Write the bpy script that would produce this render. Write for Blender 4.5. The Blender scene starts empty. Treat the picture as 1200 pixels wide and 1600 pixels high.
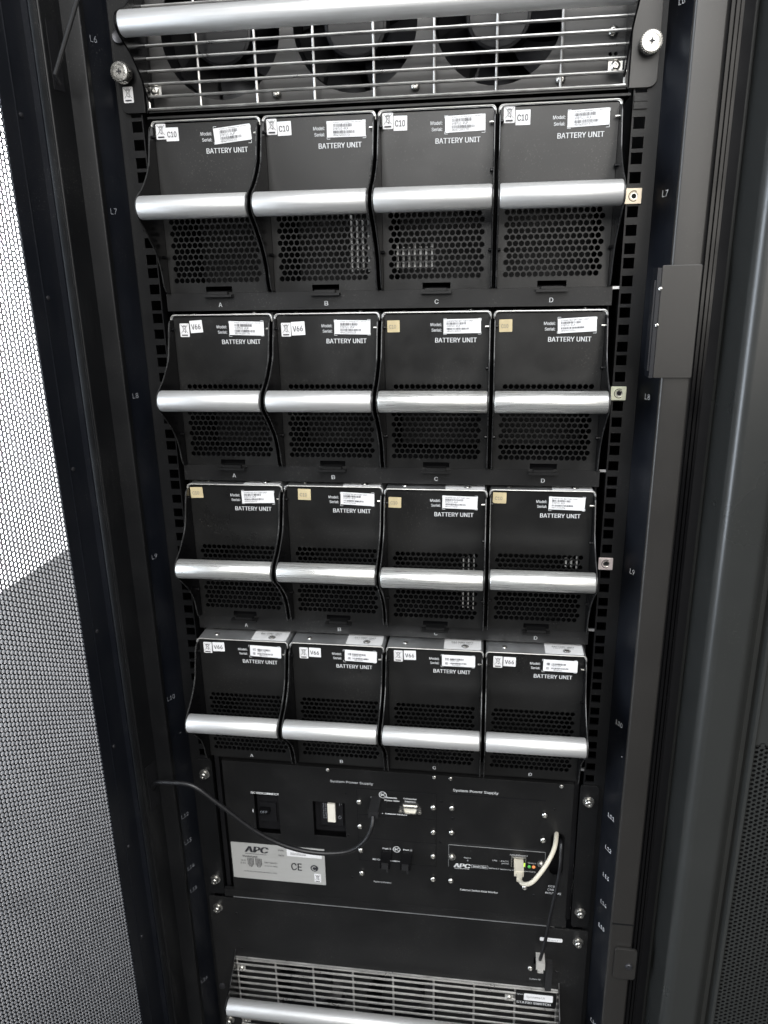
import bpy, bmesh, math, random
from mathutils import Vector, Matrix
random.seed(7)
PI = math.pi
U = 0.04445
scn = bpy.context.scene
COL = scn.collection

# ------------------------------------------------------------------ camera
cd = bpy.data.cameras.new('camera'); cam = bpy.data.objects.new('camera', cd); COL.objects.link(cam)
cam.location = (0.105763, -0.757544, -0.064492)
cam.rotation_mode = 'XYZ'
cam.rotation_euler = (1.26615, 0.01858, 0.13440)
cd.sensor_fit = 'HORIZONTAL'; cd.sensor_width = 36.0; cd.lens = 35.15
cd.clip_start = 0.02; cd.clip_end = 60
cd.dof.use_dof = True; cd.dof.focus_distance = 0.74; cd.dof.aperture_fstop = 16
scn.camera = cam

# ------------------------------------------------------------------ world + lamps
w = bpy.data.worlds.new('World'); scn.world = w; w.use_nodes = True
nt = w.node_tree; nt.nodes.clear()
wo = nt.nodes.new('ShaderNodeOutputWorld'); bg = nt.nodes.new('ShaderNodeBackground')
tc = nt.nodes.new('ShaderNodeTexCoord'); sx = nt.nodes.new('ShaderNodeSeparateXYZ'); rp = nt.nodes.new('ShaderNodeValToRGB')
mr = nt.nodes.new('ShaderNodeMapRange')
mr.inputs[1].default_value = -1; mr.inputs[2].default_value = 1
nt.links.new(tc.outputs['Generated'], sx.inputs[0]); nt.links.new(sx.outputs['Z'], mr.inputs[0])
nt.links.new(mr.outputs[0], rp.inputs[0]); nt.links.new(rp.outputs[0], bg.inputs[0]); nt.links.new(bg.outputs[0], wo.inputs[0])
cr = rp.color_ramp
cr.elements[0].position = 0.38; cr.elements[0].color = (0.028, 0.030, 0.034, 1)
cr.elements[1].position = 0.70; cr.elements[1].color = (0.24, 0.25, 0.265, 1)
bg.inputs[1].default_value = 0.55

def area(name, loc, target, sx_, sy_, power, color):
    l = bpy.data.lights.new(name, 'AREA'); l.shape = 'RECTANGLE'; l.size = sx_; l.size_y = sy_; l.energy = power; l.color = color
    o = bpy.data.objects.new(name, l); COL.objects.link(o); o.location = loc
    d = Vector(target) - Vector(loc); o.rotation_euler = d.to_track_quat('-Z', 'Y').to_euler()
    return o
area('ceiling_lamp', (0.5, -1.7, 1.7), (0.0, 0, -0.4), 2.4, 1.2, 80, (0.97, 0.985, 1.0))
area('room_light', (-0.12, -2.6, 0.80), (0.05, 0, 0.0), 1.1, 0.9, 30, (1.0, 0.99, 0.97))
area('far_room_light', (1.05, -2.8, 0.55), (0.2, 0, -0.2), 0.9, 1.8, 26, (1.0, 0.96, 0.90))
area('window_daylight', (-1.80, -0.80, -0.15), (0.3, -0.1, -0.25), 1.3, 2.0, 130, (0.80, 0.89, 1.0))
area('wall_wash_lamp', (-0.95, 2.0, 1.75), (-1.82, 2.0, 0.1), 2.6, 0.5, 520, (0.97, 0.97, 1.0)).data.spread = math.radians(95)  # added light that whitens the wall behind the door mesh, in place of daylight
scn.view_settings.view_transform = 'Standard'; scn.view_settings.look = 'None'
scn.view_settings.exposure = 0.0; scn.view_settings.gamma = 1.0
scn.view_settings.use_curve_mapping = False

# ------------------------------------------------------------------ materials
def mat(name, color, rough=0.5, metal=0.0, spec=0.5, noise=None, bump=None, stretch=(1, 1, 1), rvar=0.0, coat=0.0, trans=0.0, emit=None, cvar=0.0, aniso=0.0):
    m = bpy.data.materials.new(name); m.use_nodes = True; n = m.node_tree; b = n.nodes['Principled BSDF']
    b.inputs['Base Color'].default_value = (*color, 1); b.inputs['Roughness'].default_value = rough
    b.inputs['Metallic'].default_value = metal; b.inputs['Specular IOR Level'].default_value = spec
    b.inputs['Coat Weight'].default_value = coat; b.inputs['Transmission Weight'].default_value = trans
    if emit: b.inputs['Emission Color'].default_value = (*emit[:3], 1); b.inputs['Emission Strength'].default_value = emit[3]
    if noise:
        t = n.nodes.new('ShaderNodeTexCoord'); mp = n.nodes.new('ShaderNodeMapping'); mp.inputs['Scale'].default_value = stretch
        oi = n.nodes.new('ShaderNodeObjectInfo'); ad = n.nodes.new('ShaderNodeVectorMath'); ad.operation = 'ADD'
        n.links.new(t.outputs['Object'], ad.inputs[0]); n.links.new(oi.outputs['Location'], ad.inputs[1])
        n.links.new(ad.outputs[0], mp.inputs[0])
        nz = n.nodes.new('ShaderNodeTexNoise'); nz.inputs['Scale'].default_value = noise; nz.inputs['Detail'].default_value = 5; nz.inputs['Roughness'].default_value = 0.6
        n.links.new(mp.outputs[0], nz.inputs[0])
        if rvar:
            r = n.nodes.new('ShaderNodeMapRange'); r.inputs[1].default_value = 0.3; r.inputs[2].default_value = 0.7
            r.inputs[3].default_value = max(0.02, rough - rvar); r.inputs[4].default_value = min(1, rough + rvar)
            n.links.new(nz.outputs[0], r.inputs[0]); n.links.new(r.outputs[0], b.inputs['Roughness'])
        if cvar:
            r = n.nodes.new('ShaderNodeMapRange'); r.inputs[1].default_value = 0.3; r.inputs[2].default_value = 0.7
            r.inputs[3].default_value = 1 - cvar; r.inputs[4].default_value = 1 + cvar
            mx = n.nodes.new('ShaderNodeVectorMath'); mx.operation = 'SCALE'; mx.inputs[0].default_value = color
            n.links.new(nz.outputs[0], r.inputs[0]); n.links.new(r.outputs[0], mx.inputs['Scale']); n.links.new(mx.outputs[0], b.inputs['Base Color'])
        if bump:
            bp = n.nodes.new('ShaderNodeBump'); bp.inputs['Strength'].default_value = bump[0]; bp.inputs['Distance'].default_value = bump[1]
            n2 = n.nodes.new('ShaderNodeTexNoise'); n2.inputs['Scale'].default_value = bump[2]; n2.inputs['Detail'].default_value = 2
            n.links.new(mp.outputs[0], n2.inputs[0]); n.links.new(n2.outputs[0], bp.inputs['Height']); n.links.new(bp.outputs[0], b.inputs['Normal'])
    return m
def dusty(m, amount, scale=700, thr=0.66, col=(0.16, 0.155, 0.145)):
    n = m.node_tree; b = n.nodes['Principled BSDF']; t = n.nodes.new('ShaderNodeTexCoord'); oi = n.nodes.new('ShaderNodeObjectInfo')
    ad = n.nodes.new('ShaderNodeVectorMath'); ad.operation = 'ADD'; n.links.new(t.outputs['Object'], ad.inputs[0]); n.links.new(oi.outputs['Location'], ad.inputs[1])
    a = n.nodes.new('ShaderNodeTexNoise'); a.inputs['Scale'].default_value = scale; a.inputs['Detail'].default_value = 1; n.links.new(ad.outputs[0], a.inputs[0])
    c = n.nodes.new('ShaderNodeTexNoise'); c.inputs['Scale'].default_value = 16; c.inputs['Detail'].default_value = 6; n.links.new(ad.outputs[0], c.inputs[0])
    r = n.nodes.new('ShaderNodeMapRange'); r.inputs[1].default_value = thr; r.inputs[2].default_value = thr + .05; n.links.new(a.outputs[0], r.inputs[0])
    q = n.nodes.new('ShaderNodeMapRange'); q.inputs[1].default_value = .45; q.inputs[2].default_value = .75; q.inputs[3].default_value = .08; q.inputs[4].default_value = 1; n.links.new(c.outputs[0], q.inputs[0])
    k = n.nodes.new('ShaderNodeMath'); k.operation = 'MULTIPLY'; n.links.new(r.outputs[0], k.inputs[0]); n.links.new(q.outputs[0], k.inputs[1])
    k2 = n.nodes.new('ShaderNodeMath'); k2.operation = 'MULTIPLY_ADD'; n.links.new(k.outputs[0], k2.inputs[0]); k2.inputs[1].default_value = amount
    q2 = n.nodes.new('ShaderNodeMath'); q2.operation = 'MULTIPLY'; n.links.new(q.outputs[0], q2.inputs[0]); q2.inputs[1].default_value = amount*.05; n.links.new(q2.outputs[0], k2.inputs[2])
    mx = n.nodes.new('ShaderNodeMix'); mx.data_type = 'RGBA'; n.links.new(k2.outputs[0], mx.inputs[0]); mx.inputs[7].default_value = (*col, 1)
    src = b.inputs['Base Color'].links[0].from_socket if b.inputs['Base Color'].links else None
    if src: n.links.new(src, mx.inputs[6])
    else: mx.inputs[6].default_value = b.inputs['Base Color'].default_value
    n.links.new(mx.outputs[2], b.inputs['Base Color'])
    return m
FACE = mat('satin black face', (0.009, 0.009, 0.009), 0.34, spec=0.45, noise=14, rvar=0.08, cvar=0.15, bump=(0.10, 0.0002, 1800))
ARM = mat('glossy black arm', (0.004, 0.004, 0.0046), 0.22, spec=0.26, noise=30, rvar=0.06)
EDGE = mat('worn and lit black edge', (0.05, 0.05, 0.05), 0.25, 0.4, noise=90, rvar=0.1, cvar=0.4)  # worn edge, its paleness also standing for the light it catches
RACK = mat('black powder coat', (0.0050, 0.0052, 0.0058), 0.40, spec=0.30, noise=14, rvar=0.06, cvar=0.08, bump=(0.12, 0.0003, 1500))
POST = mat('grey brown powder coat', (0.020, 0.0188, 0.0175), 0.34, spec=0.5, noise=9, rvar=0.05, cvar=0.06, bump=(0.12, 0.0003, 1500))  # lit copy of the black coat; light on right-hand parts put into colour
DEEP = mat('blue black paint', (0.004, 0.005, 0.008), 0.42, spec=0.45, noise=10, rvar=0.08, cvar=0.1)
PANEL = mat('panel black paint', (0.0085, 0.0085, 0.0088), 0.40, spec=0.38, noise=16, rvar=0.06, cvar=0.08, bump=(0.12, 0.0002, 1600))
GAP = mat('inner black', (0.003, 0.003, 0.004), 0.7, spec=0.3, noise=20, rvar=0.1)
RUB = mat('black rubber', (0.016, 0.016, 0.017), 0.5, spec=0.4, noise=40, rvar=0.1)
ALU = mat('satin anodised aluminium', (0.66, 0.66, 0.655), 0.43, 0.66, noise=20, stretch=(1, 60, 60), rvar=0.08, cvar=0.05)
ALUB = mat('scratched aluminium', (0.70, 0.70, 0.68), 0.34, 0.78, noise=26, stretch=(1, 40, 40), rvar=0.13, cvar=0.09)
ZINC = mat('galvanised steel', (0.60, 0.61, 0.62), 0.38, 0.85, noise=35, rvar=0.08, cvar=0.12)
RIM = mat('bare steel edge', (0.58, 0.575, 0.55), 0.42, 0.7, noise=60, rvar=0.1, cvar=0.1)
WIRE = mat('nickel wire', (0.58, 0.57, 0.55), 0.34, 0.9, noise=60, rvar=0.08, cvar=0.08)
SCREW = mat('zinc screw', (0.55, 0.54, 0.51), 0.26, 0.95, noise=200, rvar=0.1, cvar=0.1)
NUT = mat('yellow passivated steel', (0.62, 0.54, 0.42), 0.42, 0.5, noise=150, rvar=0.1, cvar=0.1)
DARKSCREW = mat('dark screw', (0.05, 0.05, 0.055), 0.35, 0.6, noise=150, rvar=0.1)
PAPER = mat('white label paper', (0.78, 0.78, 0.79), 0.5, spec=0.3, noise=120, cvar=0.03)
PAPER2 = mat('grey white sticker', (0.72, 0.72, 0.72), 0.5, spec=0.3, noise=120, cvar=0.04)
YELLOW = mat('yellowed sticker', (0.58, 0.49, 0.30), 0.5, spec=0.3, noise=160, cvar=0.08)
INK = mat('black ink', (0.035, 0.035, 0.04), 0.5, spec=0.3, noise=50, cvar=0.1)
INKG = mat('grey ink', (0.20, 0.20, 0.20), 0.5, spec=0.3, noise=50, cvar=0.1)
WINK = mat('white silkscreen', (0.60, 0.61, 0.62), 0.5, spec=0.3, noise=50, cvar=0.05)
GINK = mat('faded silkscreen', (0.20, 0.21, 0.23), 0.5, spec=0.3, noise=50, cvar=0.05)  # dim grey print for the left height markings and switch texts
PLATE = mat('brushed data plate', (0.50, 0.50, 0.485), 0.45, 0.25, noise=30, stretch=(1, 40, 40), rvar=0.05, cvar=0.04)
FANM = mat('fan plastic', (0.006, 0.006, 0.007), 0.40, spec=0.35, noise=30, rvar=0.05)
FANP = mat('fan plate steel', (0.060, 0.058, 0.056), 0.45, spec=0.5, noise=14, rvar=0.06, cvar=0.08)
INNER = mat('battery pack plastic', (0.004, 0.004, 0.0045), 0.5, spec=0.25, noise=40, rvar=0.1)
INNERW = mat('pale battery wrap', (0.38, 0.38, 0.37), 0.25, noise=40, rvar=0.1)  # pale colour standing in for bright reflections behind some grilles
CREAM = mat('cream rocker', (0.78, 0.75, 0.66), 0.4, noise=40, rvar=0.05)
WCAB = mat('beige cable jacket', (0.62, 0.58, 0.48), 0.45, noise=60, rvar=0.08, cvar=0.06)
BCAB = mat('black cable jacket', (0.007, 0.007, 0.008), 0.42, noise=300, rvar=0.1, bump=(0.4, 0.0004, 700))
CLEAR = mat('clear plug plastic', (0.80, 0.78, 0.74), 0.12, trans=0.55, noise=60, rvar=0.05)
GREEN = mat('green led', (0.1, 0.5, 0.1), 0.3, emit=(0.15, 0.7, 0.1, 0.05), noise=10)
LIME = mat('lime led', (0.5, 0.8, 0.1), 0.3, emit=(0.65, 1.0, 0.05, 0.7), noise=10)
ORANGE = mat('orange led', (0.8, 0.3, 0.1), 0.3, emit=(1.0, 0.28, 0.1, 0.35), noise=10)
DOORM = mat('door sheet steel', (0.005, 0.005, 0.006), 0.40, spec=0.30, noise=20, rvar=0.06)
NEIGH = mat('neighbour door paint', (0.024, 0.025, 0.024), 0.31, spec=0.5, noise=5, rvar=0.06, cvar=0.06, bump=(0.12, 0.0003, 1500))
WALLM = mat('white painted wall', (0.82, 0.82, 0.82), 0.7, noise=3, cvar=0.03)
FLOORM = mat('grey vinyl floor', (0.010, 0.010, 0.010), 0.5, spec=0.3, noise=5, rvar=0.1, cvar=0.15)

for m_ in (FACE, RACK, PANEL, DEEP): dusty(m_, .32)
for m_ in (POST, NEIGH): dusty(m_, .16)
dusty(ALUB, .30, 500, .64, (.30, .29, .26)); dusty(ALU, .22, 600, .68, (.35, .34, .32))
# ------------------------------------------------------------------ helpers
def link(name, me, m, parent=None):
    o = bpy.data.objects.new(name, me); COL.objects.link(o)
    if m is not None and not me.materials: me.materials.append(m)
    if parent is not None: o.parent = parent
    return o
def tag(o, label=None, cat=None, group=None, kind=None):
    if label: o['label'] = label
    if cat: o['category'] = cat
    if group: o['group'] = group
    if kind: o['kind'] = kind
    return o
def thing(name, loc, label, cat, group=None):
    o = bpy.data.objects.new(name, None); COL.objects.link(o); o.location = loc; o.empty_display_size = 0.02
    return tag(o, label, cat, group)
class MB:
    def __init__(s): s.bm = bmesh.new()
    def box(s, x0, x1, y0, y1, z0, z1, skip=()):
        v = [s.bm.verts.new(c) for c in ((x0,y0,z0),(x1,y0,z0),(x1,y1,z0),(x0,y1,z0),(x0,y0,z1),(x1,y0,z1),(x1,y1,z1),(x0,y1,z1))]
        F = dict(bottom=(0,3,2,1), top=(4,5,6,7), front=(0,1,5,4), right=(1,2,6,5), back=(2,3,7,6), left=(3,0,4,7))
        for k, f in F.items():
            if k not in skip: s.bm.faces.new([v[i] for i in f])
        return s
    def tube(s, pts, r, n=12, caps=True, closed=False):
        pts = [Vector(p) for p in pts]; rings = []; N = len(pts)
        rr = r if isinstance(r, (list, tuple)) else [r]*N
        up = None
        for i, p in enumerate(pts):
            if closed: t = pts[(i+1) % N] - pts[i-1]
            else: t = pts[min(i+1, N-1)] - pts[max(i-1, 0)]
            t.normalize()
            if up is None:
                up = Vector((0,0,1)) if abs(t.z) < 0.9 else Vector((0,1,0))
            a = up.cross(t).normalized(); b = t.cross(a).normalized(); up = b
            rings.append([s.bm.verts.new(p + rr[i]*(math.cos(2*PI*k/n)*a + math.sin(2*PI*k/n)*b)) for k in range(n)])
        for i in range(N if closed else N-1):
            A = rings[i]; B = rings[(i+1) % N]
            for k in range(n): s.bm.faces.new((A[k], A[(k+1)%n], B[(k+1)%n], B[k]))
        if caps and not closed:
            s.bm.faces.new(rings[0][::-1]); s.bm.faces.new(rings[-1])
        return s
    def lathe(s, c, axis, prof, n=24):                     # prof: (distance along axis, radius)
        c = Vector(c); ax = Vector(axis).normalized(); u = Vector((0,0,1)) if abs(ax.z) < .9 else Vector((1,0,0))
        a = u.cross(ax).normalized(); b = ax.cross(a)
        rings = []
        for d, r in prof:
            if r < 1e-6: rings.append([s.bm.verts.new(c + ax*d)])
            else: rings.append([s.bm.verts.new(c + ax*d + r*(math.cos(2*PI*k/n)*a + math.sin(2*PI*k/n)*b)) for k in range(n)])
        for A, B in zip(rings, rings[1:]):
            for k in range(n):
                if len(A) == 1 and len(B) == 1: continue
                if len(A) == 1: s.bm.faces.new((A[0], B[(k+1)%n], B[k]))
                elif len(B) == 1: s.bm.faces.new((A[k], A[(k+1)%n], B[0]))
                else: s.bm.faces.new((A[k], A[(k+1)%n], B[(k+1)%n], B[k]))
        return s
    def screw(s, x, y, z, r=0.0035, h=0.002):              # pan head screw on a front facing surface with a cross recess
        s.lathe((x, y, z), (0,-1,0), [(0, r), (h*.45, r), (h*.85, r*.75), (h, r*.42), (h*.98, r*.36), (h*.55, r*.2), (h*.5, 0)], 16)
        return s
    def build(s, name, m, parent=None, bevel=0, smooth=False, seg=2):
        bm = s.bm
        if bevel:
            es = [e for e in bm.edges if len(e.link_faces) == 2 and e.calc_face_angle(0) > 0.6]
            bmesh.ops.bevel(bm, geom=es, offset=bevel, segments=seg, profile=0.5, affect='EDGES', clamp_overlap=True)
        bmesh.ops.recalc_face_normals(bm, faces=bm.faces)
        me = bpy.data.meshes.new(name); bm.to_mesh(me); bm.free()
        if smooth or bevel:
            for p in me.polygons: p.use_smooth = True
            try: me.set_sharp_from_angle(angle=math.radians(35))
            except Exception: pass
        return link(name, me, m, parent)
def curve_mesh(cu):
    o = bpy.data.objects.new('tmp', cu); COL.objects.link(o)
    dg = bpy.context.evaluated_depsgraph_get(); dg.update()
    me = bpy.data.meshes.new_from_object(o.evaluated_get(dg)); bpy.data.objects.remove(o); bpy.data.curves.remove(cu)
    return me
FRONT = Matrix(((1,0,0,0),(0,0,-1,0),(0,1,0,0),(0,0,0,1)))         # (u,v,w) -> (x, -w, z)
def plate(name, loops, t, m, parent=None, M=FRONT, off=(0,0,0), bevel=0):
    # flat sheet with holes; u,v loops; front face at off, thickness goes backwards
    cu = bpy.data.curves.new(name, 'CURVE'); cu.dimensions = '2D'; cu.fill_mode = 'BOTH'; cu.extrude = (t/2 - bevel)*100; cu.bevel_depth = bevel*100; cu.bevel_resolution = 1
    cu.offset = -bevel*100
    for lp in loops:
        sp = cu.splines.new('POLY'); sp.points.add(len(lp)-1); sp.use_cyclic_u = True
        for i, (a, b) in enumerate(lp): sp.points[i].co = (a*100, b*100, 0, 1)
    me = curve_mesh(cu); me.name = name; me.materials.clear()
    me.transform(Matrix.Translation(Vector(off)) @ M @ Matrix.Translation((0,0,-t/2)) @ Matrix.Scale(.01, 4))
    for p in me.polygons: p.use_smooth = False
    me.update()
    return link(name, me, m, parent)
def rect(x0, x1, z0, z1, r=0, n=4):
    if r <= 0: return [(x0,z0),(x1,z0),(x1,z1),(x0,z1)]
    out = []
    for cx, cz, a0 in ((x1-r, z0+r, -90), (x1-r, z1-r, 0), (x0+r, z1-r, 90), (x0+r, z0+r, 180)):
        for k in range(n+1):
            a = math.radians(a0 + 90*k/n); out.append((cx + r*math.cos(a), cz + r*math.sin(a)))
    return out
def circ(x, z, r, n=12, a0=0):
    return [(x + r*math.cos(2*PI*k/n + a0), z + r*math.sin(2*PI*k/n + a0)) for k in range(n)]
FNT = None
try:
    import os
    FNT = bpy.data.fonts.load(os.path.join(bpy.utils.system_resource('DATAFILES'), 'fonts', 'Inter.woff2'))
except Exception: FNT = None
_tc = {}
def text_polys(s):
    if s in _tc: return _tc[s]
    cu = bpy.data.curves.new('t', 'FONT'); cu.body = s; cu.size = 20; cu.resolution_u = 4
    if FNT: cu.font = FNT
    cu.fill_mode = 'BOTH'
    me = curve_mesh(cu)
    vs = [(v.co.x, v.co.y) for v in me.vertices]; fs = [tuple(p.vertices) for p in me.polygons]
    bpy.data.meshes.remove(me); _tc[s] = (vs, fs); return vs, fs
class Ink:                                                    # flat printing in u,v
    def __init__(s): s.v = []; s.f = []; s.n = 0
    def _add(s, vs, fs):
        s.n = (s.n + 1) % 16; b = len(s.v); s.v += [(p[0], p[1], s.n*.00002) for p in vs]; s.f += [tuple(i+b for i in f) for f in fs]
    def rect(s, x0, x1, z0, z1): s._add([(x0,z0),(x1,z0),(x1,z1),(x0,z1)], [(0,1,2,3)]); return s
    def line(s, p, q, w):
        d = Vector((q[0]-p[0], q[1]-p[1])); n = Vector((-d.y, d.x)).normalized()*w/2
        s._add([(p[0]-n.x,p[1]-n.y),(q[0]-n.x,q[1]-n.y),(q[0]+n.x,q[1]+n.y),(p[0]+n.x,p[1]+n.y)], [(0,1,2,3)]); return s
    def poly(s, pts, w, closed=False):
        for a, b in zip(pts, pts[1:] + (pts[:1] if closed else [])): s.line(a, b, w)
        return s
    def disc(s, x, z, r, n=16): s._add(circ(x, z, r, n), [tuple(range(n))]); return s
    def arc(s, x, z, r, a0, a1, w, n=14):
        return s.poly([(x + r*math.cos(math.radians(a0+(a1-a0)*k/n)), z + r*math.sin(math.radians(a0+(a1-a0)*k/n))) for k in range(n+1)], w)
    def text(s, t, x0, x1, z0, z1=None, shear=0.0, bold=0.0):  # fitted into x0..x1, z0..z1
        vs, fs = text_polys(t)
        ax = min(v[0] for v in vs); bx = max(v[0] for v in vs); az = min(v[1] for v in vs); bz = max(v[1] for v in vs)
        kx = (x1-x0)/(bx-ax); kz = kx if z1 is None else (z1-z0)/(bz-az)
        for dx in ((0,) if not bold else (-bold, 0, bold)):
            s._add([(x0 + (u-ax)*kx + dx + shear*(v-az)*kz, z0 + (v-az)*kz) for u, v in vs], fs)
        return s
    def barcode(s, x0, x1, z0, z1, seed):
        r = random.Random(seed); x = x0
        while x < x1:
            a = r.choice((.00016,.00016,.0003,.00045)); s.rect(x, min(x+a, x1), z0, z1); x += a + r.choice((.00018,.0003,.0005))
        return s
    def build(s, name, m, parent=None, M=FRONT, off=(0,0,0)):
        T = Matrix.Translation(Vector(off)) @ M
        me = bpy.data.meshes.new(name)
        me.from_pydata([tuple(T @ Vector(p)) for p in s.v], [], s.f); me.update()
        return link(name, me, m, parent)
def smooth_path(pts, k=8):
    P = [Vector(p) for p in pts]; P = [2*P[0]-P[1]] + P + [2*P[-1]-P[-2]]; out = []
    for i in range(1, len(P)-2):
        for j in range(k):
            t = j/k; a, b, c, d = P[i-1:i+3]
            out.append(0.5*((2*b) + (c-a)*t + (2*a-5*b+4*c-d)*t*t + (3*b-a-3*c+d)*t**3))
    out.append(P[-2]); return out
def children(o): return [c for c in bpy.data.objects if c.parent == o]
def copy_tree(o, parent=None):
    c = o.copy(); COL.objects.link(c)
    if parent is not None: c.parent = parent
    for ch in children(o): copy_tree(ch, c)
    return c
def hexmesh(name, nu, nv, p, r, t, O, Du, Dv, Dn, m, parent, n=8):
    # perforated sheet: hexagonal cells with neighbours along v, each a ring round an open hole, with real thickness
    O, Du, Dv, Dn = map(Vector, (O, Du, Dv, Dn)); V = []; F = []
    n = 12; colw = p*0.8660254
    hexr = p/math.sqrt(3)
    outer = []
    for k in range(n):
        a = 2*PI*k/n
        rad = hexr if k % 2 == 0 else hexr*math.cos(PI/6)
        outer.append((rad*math.cos(a), rad*math.sin(a)))
    inner = [(r*math.cos(2*PI*k/n), r*math.sin(2*PI*k/n)) for k in range(n)]
    for i in range(nu):
        for j in range(nv):
            cu = i*colw; cv = j*p + (p/2 if i % 2 else 0); b = len(V)
            for w in (0, t):
                for (a, c) in outer: V.append(O + Du*(cu+a) + Dv*(cv+c) - Dn*w)
                for (a, c) in inner: V.append(O + Du*(cu+a) + Dv*(cv+c) - Dn*w)
            for k in range(n):
                k2 = (k+1) % n
                F.append((b+k, b+k2, b+n+k2, b+n+k)); F.append((b+2*n+k2, b+2*n+k, b+3*n+k, b+3*n+k2))
                F.append((b+n+k, b+n+k2, b+3*n+k2, b+3*n+k))
    me = bpy.data.meshes.new(name); me.from_pydata([tuple(v) for v in V], [], F); me.update()
    return link(name, me, m, parent)

# ------------------------------------------------------------------ setting: floor and wall seen through the door mesh
tag(MB().box(-6, 4, -5, 5, -1.29, -1.25).build('floor', FLOORM), kind='structure')
tag(MB().box(-1.95, -1.82, -3.0, 6, -1.25, 2.2).build('wall', WALLM), kind='structure')

# ------------------------------------------------------------------ rack cabinet
rack = thing('rack_cabinet', (0, 0, -1.25), 'black steel equipment rack cabinet with grey brown front post and hole strips', 'rack')
RZ = 1.25
def R_(mb, name, m, bevel=0, **k):
    o = mb.build(name, m, rack, bevel, **k); o.location = (0, 0, RZ); return o
ZT, ZB = 0.42, -1.22
holes = []
k = -30
zs = []
for u in range(-26, 9):
    zs += [u*U, u*U + .015875, u*U + .03175]
zs = [z for z in zs if ZB+.02 < z < ZT-.02]
for sgn in (-1, 1):
    x0, x1 = (.2262, .2498) if sgn > 0 else (-.2498, -.2262)
    mb = MB(); xa, xb = sgn*.2325-.0051, sgn*.2325+.0051; B = mb.bm
    cuts = [ZB] + [v for z in sorted(zs) for v in (z-.0048, z+.0048)] + [ZT]
    mb.box(x0, xa, 0, .0022, ZB, ZT); mb.box(xb, x1, 0, .0022, ZB, ZT)
    for a, b in zip(cuts[::2], cuts[1::2]): mb.box(xa, xb, 0, .0022, a, b, skip=('left','right'))
    o = mb.build('mounting_rail', RACK, rack); o.location = (0, 0, RZ)
    mb = MB().box(*( (.2476,.2498) if sgn>0 else (-.2498,-.2476)), .0022, .05, ZB, ZT)
    mb.box(*( (.2262,.2282) if sgn>0 else (-.2282,-.2262)), .0022, .012, ZB, ZT)
    f = mb.build('rail_flange', RACK, o, .0004)
    # inner side wall carrying the markings
    R_(MB().box(*((.2640,.2680) if sgn>0 else (-.2680,-.2640)), .05, .52, ZB, ZT), 'side_wall', DEEP)
R_(MB().box(-.262, .262, .52, .524, ZB, ZT), 'back_panel', GAP)
# right front post, swept profile in plan
def prof(name, pts, m, thick=None, smooth=True, z0=ZB, z1=ZT, parent=None):
    mb = MB(); bm = mb.bm
    a = [bm.verts.new((x, y, z0)) for x, y in pts]; b = [bm.verts.new((x, y, z1)) for x, y in pts]
    n = len(pts)
    for i in range(n): bm.faces.new((a[i], a[(i+1)%n], b[(i+1)%n], b[i]))
    bm.faces.new(a[::-1]); bm.faces.new(b)
    o = mb.build(name, m, parent or rack, smooth=smooth)
    if parent is None: o.location = (0, 0, RZ)
    return o
def arcp(cx, cy, r, a0, a1, n=6):
    return [(cx + r*math.cos(math.radians(a0+(a1-a0)*i/n)), cy + r*math.sin(math.radians(a0+(a1-a0)*i/n))) for i in range(n+1)]
for g in (-1, 1):
    pp = [(.2500,.05),(.2500,-.0116),(.2628,-.0338),(.2680,-.0338),(.2680,.05)]
    prof('side_channel', [(g*a, b) for a, b in pp], DEEP)
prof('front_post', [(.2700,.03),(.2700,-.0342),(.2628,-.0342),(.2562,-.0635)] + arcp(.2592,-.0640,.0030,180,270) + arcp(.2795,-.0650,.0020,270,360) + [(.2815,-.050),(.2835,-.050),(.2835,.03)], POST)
prof('front_post', [(-.2700,.03),(-.2700,-.0342),(-.2560,-.0342)] + arcp(-.2578,-.0395,.0018,0,-90,4) + [(-.2742,-.0413),(-.2796,-.0640)] + arcp(-.2813,-.0642,.0018,0,-180,6) + [(-.2840,-.0560),(-.3080,-.0560),(-.3080,.20),(-.3060,.20),(-.3060,.03)], RACK)
# gasket strips and their channels, right
R_(MB().box(.2817, .3060, -.0480, -.0440, ZB, ZT), 'seal_channel', GAP)
for gx, gy, gw in ((.2885, -.0520, .0014), (.2916, -.0545, .0013), (.2945, -.0560, .0012)):
    R_(MB().box(gx-gw, gx+gw, gy, -.0441, ZB, ZT), 'door_seal', ARM, .0006)
# small cover plate and bracket on the right post
cp = plate('cover_plate', [rect(.2490, .2812, -.1540, -.0600, .0012)], .0030, POST, rack, off=(0,-.0701,RZ), bevel=.0004)
R_(MB().box(.2455, .2488, -.0690, -.0500, -.1540, -.0620).box(.2440, .2454, -.0672, -.0540, -.148, -.072), 'cover_plate_flange', DEEP, .0008)
R_(MB().lathe((.2488,-.0700,-.0790),(-.3,-1,0),[(0,.0016),(.001,.0014),(.0016,0)]).lathe((.2485,-.0700,-.1090),(-.3,-1,0),[(0,.0016),(.001,.0014),(.0016,0)]), 'rivet', SCREW, smooth=True)
sb = plate('hinge_bracket', [rect(.2628, .2870, -.8360, -.7930, .0035)], .0030, POST, rack, off=(0,-.0712,RZ), bevel=.0004)
b2 = MB().lathe((.2790,-.0712,-.8165),(0,-1,0),[(0,.0042),(.0014,.004),(.0022,.0030),(.0022,0)]).build('bracket_screw', DARKSCREW, sb, smooth=True); b2.location = (0,0,RZ)
R_(MB().box(.2575, .2815, -.0678, -.0671, -.7620, -.7606), 'post_joint', RACK)
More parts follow.
